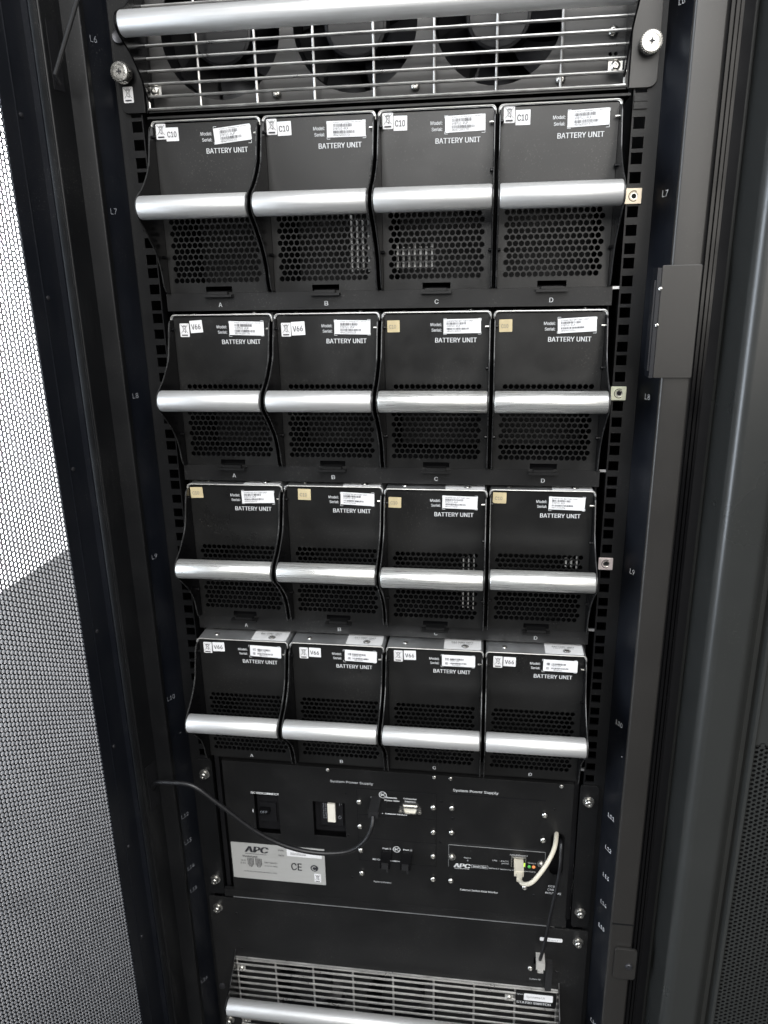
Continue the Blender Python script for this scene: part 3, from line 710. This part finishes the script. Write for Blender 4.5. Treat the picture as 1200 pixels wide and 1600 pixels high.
ik.text('Reset', .0900, .0985, -.7444, -.7424).text('Smart Slot', .1010, .1175, -.7566, -.7542, bold=.0001).poly([(.0992,-.7532),(.1192,-.7532),(.1192,-.7576),(.0992,-.7576)], .0003, True).text('AP9617 Network Management Card', .1205, .1760, -.7578, -.7552)
ik.text('APC', .0777, .0970, -.7590, -.7528, shear=.15, bold=.0006).rect(.0785,.0965,-.7606,-.7600)
ik.rect(-.0600,-.0595,-.6800,-.6790)
for x, z, r_ in ((-.0086,-.6610,.0044),(.0072,-.7397,.0042)):
    ik.arc(x, z, r_, 0, 360, .0009, 20).line((x-r_*.6,z-r_*.5),(x+r_*.6,z+r_*.5),.0008).line((x-r_*.6,z+r_*.5),(x+r_*.6,z-r_*.5),.0008).line((x-r_*.7,z),(x+r_*.2,z),.0007)
o = ik.build('panel_print', WINK, ps, off=(0, Y0-.0005, -SZ))
# outline of the network card and card grooves
cardp = plate('network_card', [rect(.0712,.1868,-.7612,-.7268,.0006,2), rect(.1470,.1640,-.7500,-.7355)], .0010, PANEL, ps, off=(0, Y0-.0012, -SZ))
S_(MB().tube([(.0712,Y0-.0012,-.7590),(.0712,Y0-.0012,-.7266),(.0716,Y0-.0012,-.7264),(.1866,Y0-.0012,-.7264),(.1870,Y0-.0012,-.7268),(.1870,Y0-.0012,-.7420)], .00035, 5), 'card_edge', ZINC)
o.location = (0, -.0010, 0)
gv = MB()
for x0, x1, z in ((-.0405,.0560,-.6552),(-.0405,.0560,-.6928),(-.0405,.0560,-.7275),(-.0405,.0560,-.7615),(.0700,.1840,-.6538)):
    gv.box(x0, x1, Y0-.0004, Y0+.0005, z-.0004, z+.0004)
for x, z0, z1 in ((-.0405,-.7615,-.6552),(.0560,-.7615,-.6552)): gv.box(x-.0003, x+.0003, Y0-.0003, Y0+.0005, z0, z1)
S_(gv, 'card_joint', GAP)
for x0, x1, z0, z1 in ((-.0398,.0553,-.6922,-.6558),(-.0398,.0553,-.7270,-.6934),(-.0398,.0553,-.7608,-.7281)):
    holesl = [rect(x0, x1, z0, z1, .0004, 1)]
    if z1 > -.66: holesl += [rect(-.0045,.0070,-.6815,-.6712), rect(.0150,.0345,-.6845,-.6725,.002,2)]
    plate('card_cover', holesl, .0008, PANEL, ps, off=(0, Y0-.0006, -SZ), bevel=.0001)
# screws of the panel
for x, z in [(-.0378,-.6740),(-.0378,-.7100),(-.0378,-.7457),(-.0376,-.7808),(.0525,-.6742),(.0524,-.7101),(.0522,-.7459),(.0522,-.7806),(.0746,-.6730),(.0746,-.7084),(.0742,-.7805),(.1836,-.6732),(.1834,-.7088),(.1642,-.7808)]:
    S_(MB().screw(x, Y0-.0012, z, .0034, .0026), 'panel_screw', SCREW, smooth=True)
for x, z in ((-.0755,-.6322),(.0535,-.6324),(.0728,-.6325),(.2010,-.6325)):
    S_(MB().screw(x, Y0-.0002, z, .0023, .0010), 'small_screw', SCREW, smooth=True)
for x, z in ((.0752,-.7440),(.1824,-.7434)):
    S_(MB().lathe((x, Y0-.0012, z), (0,-1,0), [(0,.0048),(.0008,.0050),(.0012,.0040),(.0010,.0030),(.0028,.0030),(.0034,.0022),(.0030,.0006),(.0022,0)], 20), 'card_thumbscrew', SCREW, smooth=True)
for x, z in ((-.0545,-.6640),(-.0530,-.7260),(.0620,-.6660),(.0610,-.7250),(.1945,-.6650),(.0755,-.6890),(-.0500,-.7900),(.1760,-.7930)):
    mini = MB().lathe((x, Y0, z), (0,-1,0), [(0,.0018),(.0004,.0015),(.0004,0)], 10)
    S_(mini, 'rivet', RACK)
# breaker
bk = S_(MB().box(-.1700,-.1410,.0035,.0200,-.7320,-.6755).box(-.1660,-.1450,.0000,.0040,-.7180,-.6900), 'dc_breaker', GAP, .0008)
MB().box(-.1650,-.1520,-.0060,.0010,-.7020,-.6960).build('breaker_lever', ARM, bk, .0008)
Ink().text('OFF', -.1635, -.1545, -.7008, -.6974, bold=.0001).build('breaker_text', GINK, bk, off=(0,-.0064,0))
# rocker switch
rk = S_(MB().box(-.0960,-.0565,.0060,.0200,-.7295,-.6795).box(-.0880,-.0600,.0010,.0070,-.7170,-.6800), 'switch_body', GAP, .0006)
MB().box(-.0785,-.0690,-.0025,.0020,-.7095,-.6830).build('rocker', CREAM, rk, .0008)
k_ = Ink().rect(-.0640,-.0634,-.6870,-.6830).arc(-.0640,-.7040,.0019,110,430,.0005).line((-.0640,-.7035),(-.0640,-.7010),.0005)
for i in range(7):
    for j in range(2): k_.text('8' if (i+j) % 2 else '5', -.0850+j*.0030, -.0832+j*.0030, -.7070+i*.0034, -.7046+i*.0034)
k_.build('switch_print', GINK, rk, off=(0,.0005,0))
# data plate
dp = plate('data_plate', [rect(-.2066,-.0846,-.8055,-.7500,.0008,2)], .0006, PLATE, ps, off=(0, Y0-.0009, -SZ))
W_ = .1220; H_ = .0555; X_ = -.2066; Z_ = -.8055
k_ = Ink()
def tx(t, a, b, c, d, **kw): k_.text(t, X_+a*W_, X_+b*W_, Z_+c*H_, Z_+d*H_, **kw)
tx('APC', .15, .39, .76, .93, shear=.2, bold=.0009)
k_.rect(X_+.15*W_, X_+.38*W_, Z_+.715*H_, Z_+.725*H_)
tx('Model', .51, .57, .86, .91); tx('Serial', .51, .57, .72, .77); tx('Manufactured:', .12, .28, .62, .67, bold=.0001)
tx('200-208', .10, .15, .50, .54); tx('50-60 Hz', .09, .15, .42, .46)
tx('3 phase + neutral 120 A', .35, .49, .48, .53); tx('nominal 192 V battery', .35, .49, .39, .43)
tx('manufactured under licence, see manual for details', .12, .48, .20, .24)
tx('CE', .64, .75, .36, .56, bold=.0002)
k_.disc(X_+.885*W_, Z_+.46*H_, .0050, 24)
for i in range(5): k_.rect(X_+.17*W_+i*.0018, X_+.17*W_+i*.0018+.0008, Z_+(.40-.06*math.sin(i/4*PI))*H_, Z_+.60*H_)
for i in range(5): k_.rect(X_+.255*W_+i*.0018, X_+.255*W_+i*.0018+.0008, Z_+(.40-.06*math.sin(i/4*PI))*H_, Z_+.60*H_)
k2 = k_.build('plate_print', INK, dp, off=(0, Y0-.0013, -SZ))
cc = Ink().arc(X_+.885*W_, Z_+.46*H_, .0028, 50, 310, .0010).build('tick_mark', PLATE, dp, off=(0, Y0-.0016, -SZ))
sl = plate('serial_label', [rect(X_+.60*W_, X_+.97*W_, Z_+.74*H_, Z_+.96*H_, .0006, 2)], .0003, PAPER, dp, off=(0, Y0-.0013, -SZ))
Ink().text('ED0610001234', X_+.64*W_, X_+.80*W_, Z_+.79*H_, Z_+.85*H_).build('serial_text', INK, sl, off=(0, Y0-.0017, -SZ))
w3 = weee(dp, X_+.88*W_, Z_+.30*H_-SZ, .0086, .0128, m=PAPER, y=Y0-.0012)
# sockets
soc = MB(); soc.box(-.0040,.0065,Y0+.0050,Y0+.0120,-.6812,-.6716)
S_(soc, 'jack_socket', GAP)
db9 = S_(MB().box(.0150,.0345,Y0-.0020,Y0-.0008,-.6840,-.6728).lathe((.0130,Y0-.0010,-.6812),(0,-1,0),[(0,.0030),(.0030,.0028),(.0030,.0012),(.0010,.0010),(.001,0)],6).lathe((.0360,Y0-.0010,-.6812),(0,-1,0),[(0,.0030),(.0030,.0028),(.0030,.0012),(.0010,.0010),(.001,0)],6), 'serial_port', SCREW, .0003)
dsh = [(.0165,-.6738),(.0330,-.6738),(.0345,-.6755),(.0325,-.6822),(.0310,-.6835),(.0185,-.6835),(.0170,-.6822),(.0150,-.6755)]
inner = [(x*.82+.0247*.18, z*.74-.6786*.26) for x, z in dsh]
sh_ = plate('port_shell', [dsh, inner], .0055, SCREW, db9, off=(0, Y0-.0052, 0), bevel=.0002)
plate('port_insert', [inner], .001, CREAM, db9, off=(0, Y0-.0030, 0))
S_(MB().box(.1470,.1640,Y0+.0100,Y0+.0110,-.7500,-.7355), 'network_socket', GAP)
S_(MB().box(.1466,.1480,Y0-.0032,Y0+.0100,-.7500,-.7352).box(.1630,.1644,Y0-.0032,Y0+.0100,-.7500,-.7352).box(.1480,.1630,Y0-.0032,Y0+.0100,-.7364,-.7352), 'socket_shield', SCREW, .0003)
for x, m_, nm_ in ((.1686, GREEN, 'green_light'), (.1738, ORANGE, 'orange_light')):
    S_(MB().lathe((x, Y0-.0012, -.7492), (0,-1,0), [(0,.0021),(.0008,.0019),(.0014,.0010),(.0016,0)], 14), nm_, m_, smooth=True)
S_(MB().box(.1618,.1634,Y0-.0036,Y0-.0030,-.7480,-.7430), 'link_light', LIME)
S_(MB().lathe((.0945, Y0-.0012, -.7478), (0,-1,0), [(0,.0011),(.0003,.001),(.0003,0)], 10), 'reset_button', GINK)
# port plugs
def plug(x, z):
    b = MB().box(x-.0062, x+.0062, -.0260, Y0-.0006, z-.0052, z+.0052)
    q = S_(b, 'terminator_plug', ARM, .0012)
    MB().box(x-.0040, x+.0040, -.0285, -.0262, z-.0038, z+.0038).box(x+.0020,x+.0040,-.0300,-.0282,z-.0075,z-.0040).build('plug_end', RUB, q, .0006)
plug(-.0048, -.7468); plug(.0200, -.7462)

# ------------------------------------------------------------------ static switch unit (bottom)
BZ = -1.10
sw = thing('static_switch_unit', (0, 0, BZ), 'black unit with steel wire grille, aluminium bar and static switch lettering at the bottom', 'switch unit')
def B_(mb, name, m, bevel=0, parent=None, **k):
    o = mb.build(name, m, parent or sw, bevel, **k)
    if parent is None: o.location = (0, 0, -BZ)
    return o
plate('panel_face', [rect(-.2440,.2440,-1.098,-.8405,.0020,3), rect(-.2150,.2122,-1.090,-.9396,.0008,2), rect(.1800,.1925,-.9010,-.8890)], .002, PANEL, sw, off=(0,Y0-.0010,-BZ), bevel=.0002)
B_(MB().box(-.2100,.2030,Y0+.0010,.0400,-.8418,-.8406), 'panel_top', RIM)
B_(MB().box(-.2140,.2110,.0400,.0420,-1.098,-.8420), 'chassis_back', GAP)
for s_ in (-1, 1):
    for z in (-.8573, -1.055):
        B_(MB().lathe((s_*.2325, Y0-.0010, z), (0,-1,0), [(0,.0064),(.0012,.0066),(.0018,.0050),(.0018,.0044),(.0062,.0042),(.0070,.0034),(.0068,.0014),(.0056,0)], 24), 'mounting_screw', SCREW, smooth=True)
# inner plate with openings
lo = [rect(-.2148,.2120,-1.090,-.9398)]
for x, rr in ((-.118,.050),(.010,.050)): lo.append(circ(x, -1.002, rr, 40))
plate('inner_plate', lo, .0015, PANEL, sw, off=(0,.0090,-BZ))
for x in (-.118, .010): blade_fan(x, -1.002, .010, .050, sw, .4, BZ)
g2 = grille(sw, [-.2140,-.1603,-.1085,-.0545,-.0006,.0531,.1058,.1585,.2112], [-.9506-.01085*i for i in range(13)], -.9386, -1.085, BZ, y=-.0062, frame_top=False)
B_(MB().tube([(-.2150,-.0062,-.9388),(.2122,-.0062,-.9388)], .0013, 8).tube([(-.2150,-.0062,-.9425),(.2122,-.0062,-.9425)], .0011, 8), 'grille_top_wire', WIRE, smooth=True)
long_bar(sw, -.0010, -.0500, -.9742, .2120, .0103, BZ, .050)
for x, z in ((-.1911,-.9500),(-.0669,-.9500),(.0581,-.9500)):
    B_(MB().screw(x, .0085, z, .0036, .0024), 'plate_screw', SCREW, smooth=True)
for x, z in ((-.2085,-.9600),(.1511,-.9612),(-.2084,-1.0517)):
    q = B_(MB().box(x-.0055,x+.0055,-.0050,-.0040,z-.0050,z+.0050), 'square_washer', RIM, .0006)
    MB().screw(x, -.0050, z, .0038, .0024).build('washer_screw', SCREW, q, smooth=True)
B_(MB().lathe((-.2385,-.0052,-.9950),(0,-1,0),[(0,.0050),(.0016,.0046),(.0024,.003),(.0020,0)],18), 'dark_screw', DARKSCREW, smooth=True)
ls = plate('label_strip', [rect(.1592,.2105,-.9660,-.9448)], .0010, PANEL, sw, off=(0,-.0082,-BZ))
k_ = Ink().text('STATIC SWITCH', .1605, .2035, -.9635, -.9598, bold=.0002).text('Option', .1605, .1680, -.9500, -.9470)
k_.build('strip_print', WINK, ls, off=(0,-.0087,-BZ))
q = plate('paper_label', [rect(.1695,.2060,-.9572,-.9462,.0010,2)], .0003, PAPER, ls, off=(0,-.0091,-BZ))
Ink().text('Symmetra LX', .1725, .1960, -.9530, -.9490).build('label_text', INKG, q, off=(0,-.0096,-BZ))
q = plate('small_label', [rect(.1860,.2135,-.8612,-.8560,.0012,3)], .0004, PAPER, sw, off=(0,Y0-.0014,-BZ))
Ink().text('System 1', .1960, .2080, -.8598, -.8574).build('label_text', INKG, q, off=(0,Y0-.0020,-BZ))
Ink().text('System ID', .1755, .1895, -.9262, -.9236).build('socket_text', WINK, sw, off=(0,Y0-.0014,-BZ))
B_(MB().screw(.1762,Y0-.0010,-.9075,.0034,.0026), 'socket_screw', SCREW, smooth=True)
B_(MB().box(.1950,.2028,-.0110,Y0-.0010,-.9360,-.8900), 'cable_cover', RUB, .0015)
for x, z in ((-.2080,-.8650),(-.2060,-.8950),(-.2050,-.9240),(.2085,-.9100)):
    B_(MB().lathe((x,Y0-.0010,z),(0,-1,0),[(0,.0018),(.0004,.0015),(.0004,0)],10), 'rivet', RACK)

# ------------------------------------------------------------------ cables
dc = thing('display_cable', (-.2753, -.055, -.6421), 'thick black cable curving from the left post to the display socket', 'cable')
def rel(o, mb, name, m, parent, **k):
    c = mb.build(name, m, parent, **k)
    if parent == o: c.location = -o.location
    return c
pth = [(-.2790,-.050,-.6420),(-.2660,-.0640,-.6215),(-.2493,-.068,-.6165),(-.2192,-.07,-.6165),(-.1917,-.068,-.6397),(-.1507,-.062,-.6802),(-.1153,-.056,-.7038),(-.0786,-.05,-.7146),(-.0446,-.046,-.7119),(-.0254,-.044,-.6971),(-.0172,-.0395,-.6800),(-.0165,-.0330,-.6700)]
rel(dc, MB().tube(smooth_path(pth, 10), .0027, 12), 'cable_jacket', BCAB, dc, smooth=True)
rel(dc, MB().box(-.0222,-.0108,-.0330,Y0-.0006,-.6735,-.6645), 'plug', RUB, dc, bevel=.0012)
nc = thing('network_cable', (.156, -.03, -.745), 'beige network cable plugged into the lit card socket and looping into the side slot', 'cable')
pth = [(.1556,-.0240,-.7440),(.1560,-.0340,-.7435),(.1605,-.0440,-.7395),(.1700,-.050,-.7290),(.1839,-.045,-.7093),(.1938,-.03,-.6985),(.1984,-.006,-.6985),(.2005,.015,-.7080)]
rel(nc, MB().tube(smooth_path(pth, 10), .0026, 12), 'cable_jacket', WCAB, nc, smooth=True)
rel(nc, MB().box(.1500,.1612,-.0240,Y0+.004,-.7482,-.7398), 'plug', WCAB, nc, bevel=.0014)
rel(nc, MB().box(.1525,.1587,-.0340,-.0238,-.7465,-.7412), 'plug_boot', WCAB, nc, bevel=.0014)
ic = thing('identification_cable', (.186, -.02, -.895), 'thin black cable hanging from the side slot with a clear plug', 'cable')
pth = [(.2050,.015,-.7200),(.2045,-.004,-.7120),(.2040,-.012,-.7260),(.2033,-.016,-.7400),(.1996,-.02,-.7710),(.1950,-.022,-.8033),(.1908,-.022,-.8433),(.1872,-.020,-.8700),(.1866,-.016,-.8800)]
rel(ic, MB().tube(smooth_path(pth, 8), .0021, 10), 'cable_jacket', BCAB, ic, smooth=True)
rel(ic, MB().box(.1818,.1925,-.0200,Y0-.0010,-.8925,-.8810).box(.1840,.1905,-.0215,-.0120,-.8960,-.8925), 'plug', CLEAR, ic, bevel=.0010)
rel(ic, MB().box(.1835,.1838,-.0190,-.0060,-.8990,-.8830).box(.1900,.1903,-.0190,-.0060,-.8990,-.8830), 'plug_tab', CLEAR, ic)

# ------------------------------------------------------------------ left: open perforated door
TH = math.radians(11)
D = Vector((-math.sin(TH), -math.cos(TH), 0)); NRM = Vector((math.cos(TH), -math.sin(TH), 0))
H0 = Vector((-.3000, -.0750, 0))
door = thing('perforated_door', (H0.x, H0.y, -1.1), 'black perforated steel cabinet door standing open on the left', 'door')
def Dp(u, w, z): return tuple(Vector((0,0,z+1.1)) + D*u + NRM*w)
def dbox(mb, u0, u1, w0, w1, z0, z1):
    vs = [mb.bm.verts.new(Dp(*c)) for c in ((u0,w0,z0),(u1,w0,z0),(u1,w1,z0),(u0,w1,z0),(u0,w0,z1),(u1,w0,z1),(u1,w1,z1),(u0,w1,z1))]
    for f in ((0,3,2,1),(4,5,6,7),(0,1,5,4),(1,2,6,5),(2,3,7,6),(3,0,4,7)): mb.bm.faces.new([vs[i] for i in f])
    return mb
mb = MB(); dbox(mb, -.014, .0262, -.0022, -.0005, ZB+.1, ZT); mb.build('hinge_stile', DEEP, door, .002)
mb = MB(); dbox(mb, -.014, -.0125, -.0005, .0060, ZB+.1, ZT); dbox(mb, .0105, .0113, -.0005, .0004, ZB+.1, ZT); mb.build('stile_fold', DEEP, door)
for z in (.075, -.078, -.242, -.42, -.563, -.70, -.835):
    c = Dp(.006, -.0005, z); mb = MB().lathe(c, NRM, [(0,.0022),(.001,.0020),(.0014,.0010),(.0014,0)], 10)
    mb.build('stile_rivet', DARKSCREW, door, smooth=True)
P_ = .00505
hexmesh('perforated_sheet', 74, 252, P_, .00215, .0016, Vector((0,0,-1.02+1.1)) + D*.0290 + NRM*(-.001), D, Vector((0,0,1)), NRM, DOORM, door)
# door stay: rod from the slot up and outwards
st = thing('door_stay', (-.2685, -.075, .1041), 'thin black metal stay rod at the top left, running up from the post slot', 'rod')
rel(st, MB().tube([(-.2690,-.0680,.1000),(-.2680,-.0750,.1060),(-.2391,-.0760,.1593),(-.2000,-.0770,.2330)], .0019, 10), 'rod', RUB, st, smooth=True)

# ------------------------------------------------------------------ right: neighbouring cabinet
nb = thing('neighbouring_cabinet', (.36, 0, -1.2), 'smooth grey black edge of the next cabinet with a perforated door, far right', 'rack')
pts = [(.3060,.20),(.3060,-.0380)] + [(.3060,-.0395)] + arcp(.3092,-.0400,.0032,180,262,6) + [(.3098,-.0440)] + arcp(.3208,-.0968,.0110,180,270,16) + [(.3400,-.1072)] + arcp(.3420,-.1000,.0072,270,330,5) + [(.3560,-.0930),(.3600,-.0930),(.3600,.20)]
def N_(o): o.location = (-.36, 0, 1.2); return o
N_(prof('door_edge', pts, NEIGH, parent=nb, smooth=True))
N_(prof('door_rim', [(.3600,-.0925),(.3632,-.1010),(.3660,-.1015),(.3672,-.1000),(.3672,-.0925)], NEIGH, parent=nb))
N_(MB().box(.3661,.62,-.070,-.060,ZB,ZT).build('inner_panel', GAP, nb))
N_(hexmesh('perforated_sheet', 40, 120, .0052, .0020, .0012, (.3690,-.1000,-1.12), (1,0,0), (0,0,1), (0,-1,0), NEIGH, nb))
N_(MB().box(.3672,.60,-.1000,-.0990,-.50,ZT).build('door_sheet', NEIGH, nb))
scn.render.film_transparent = False
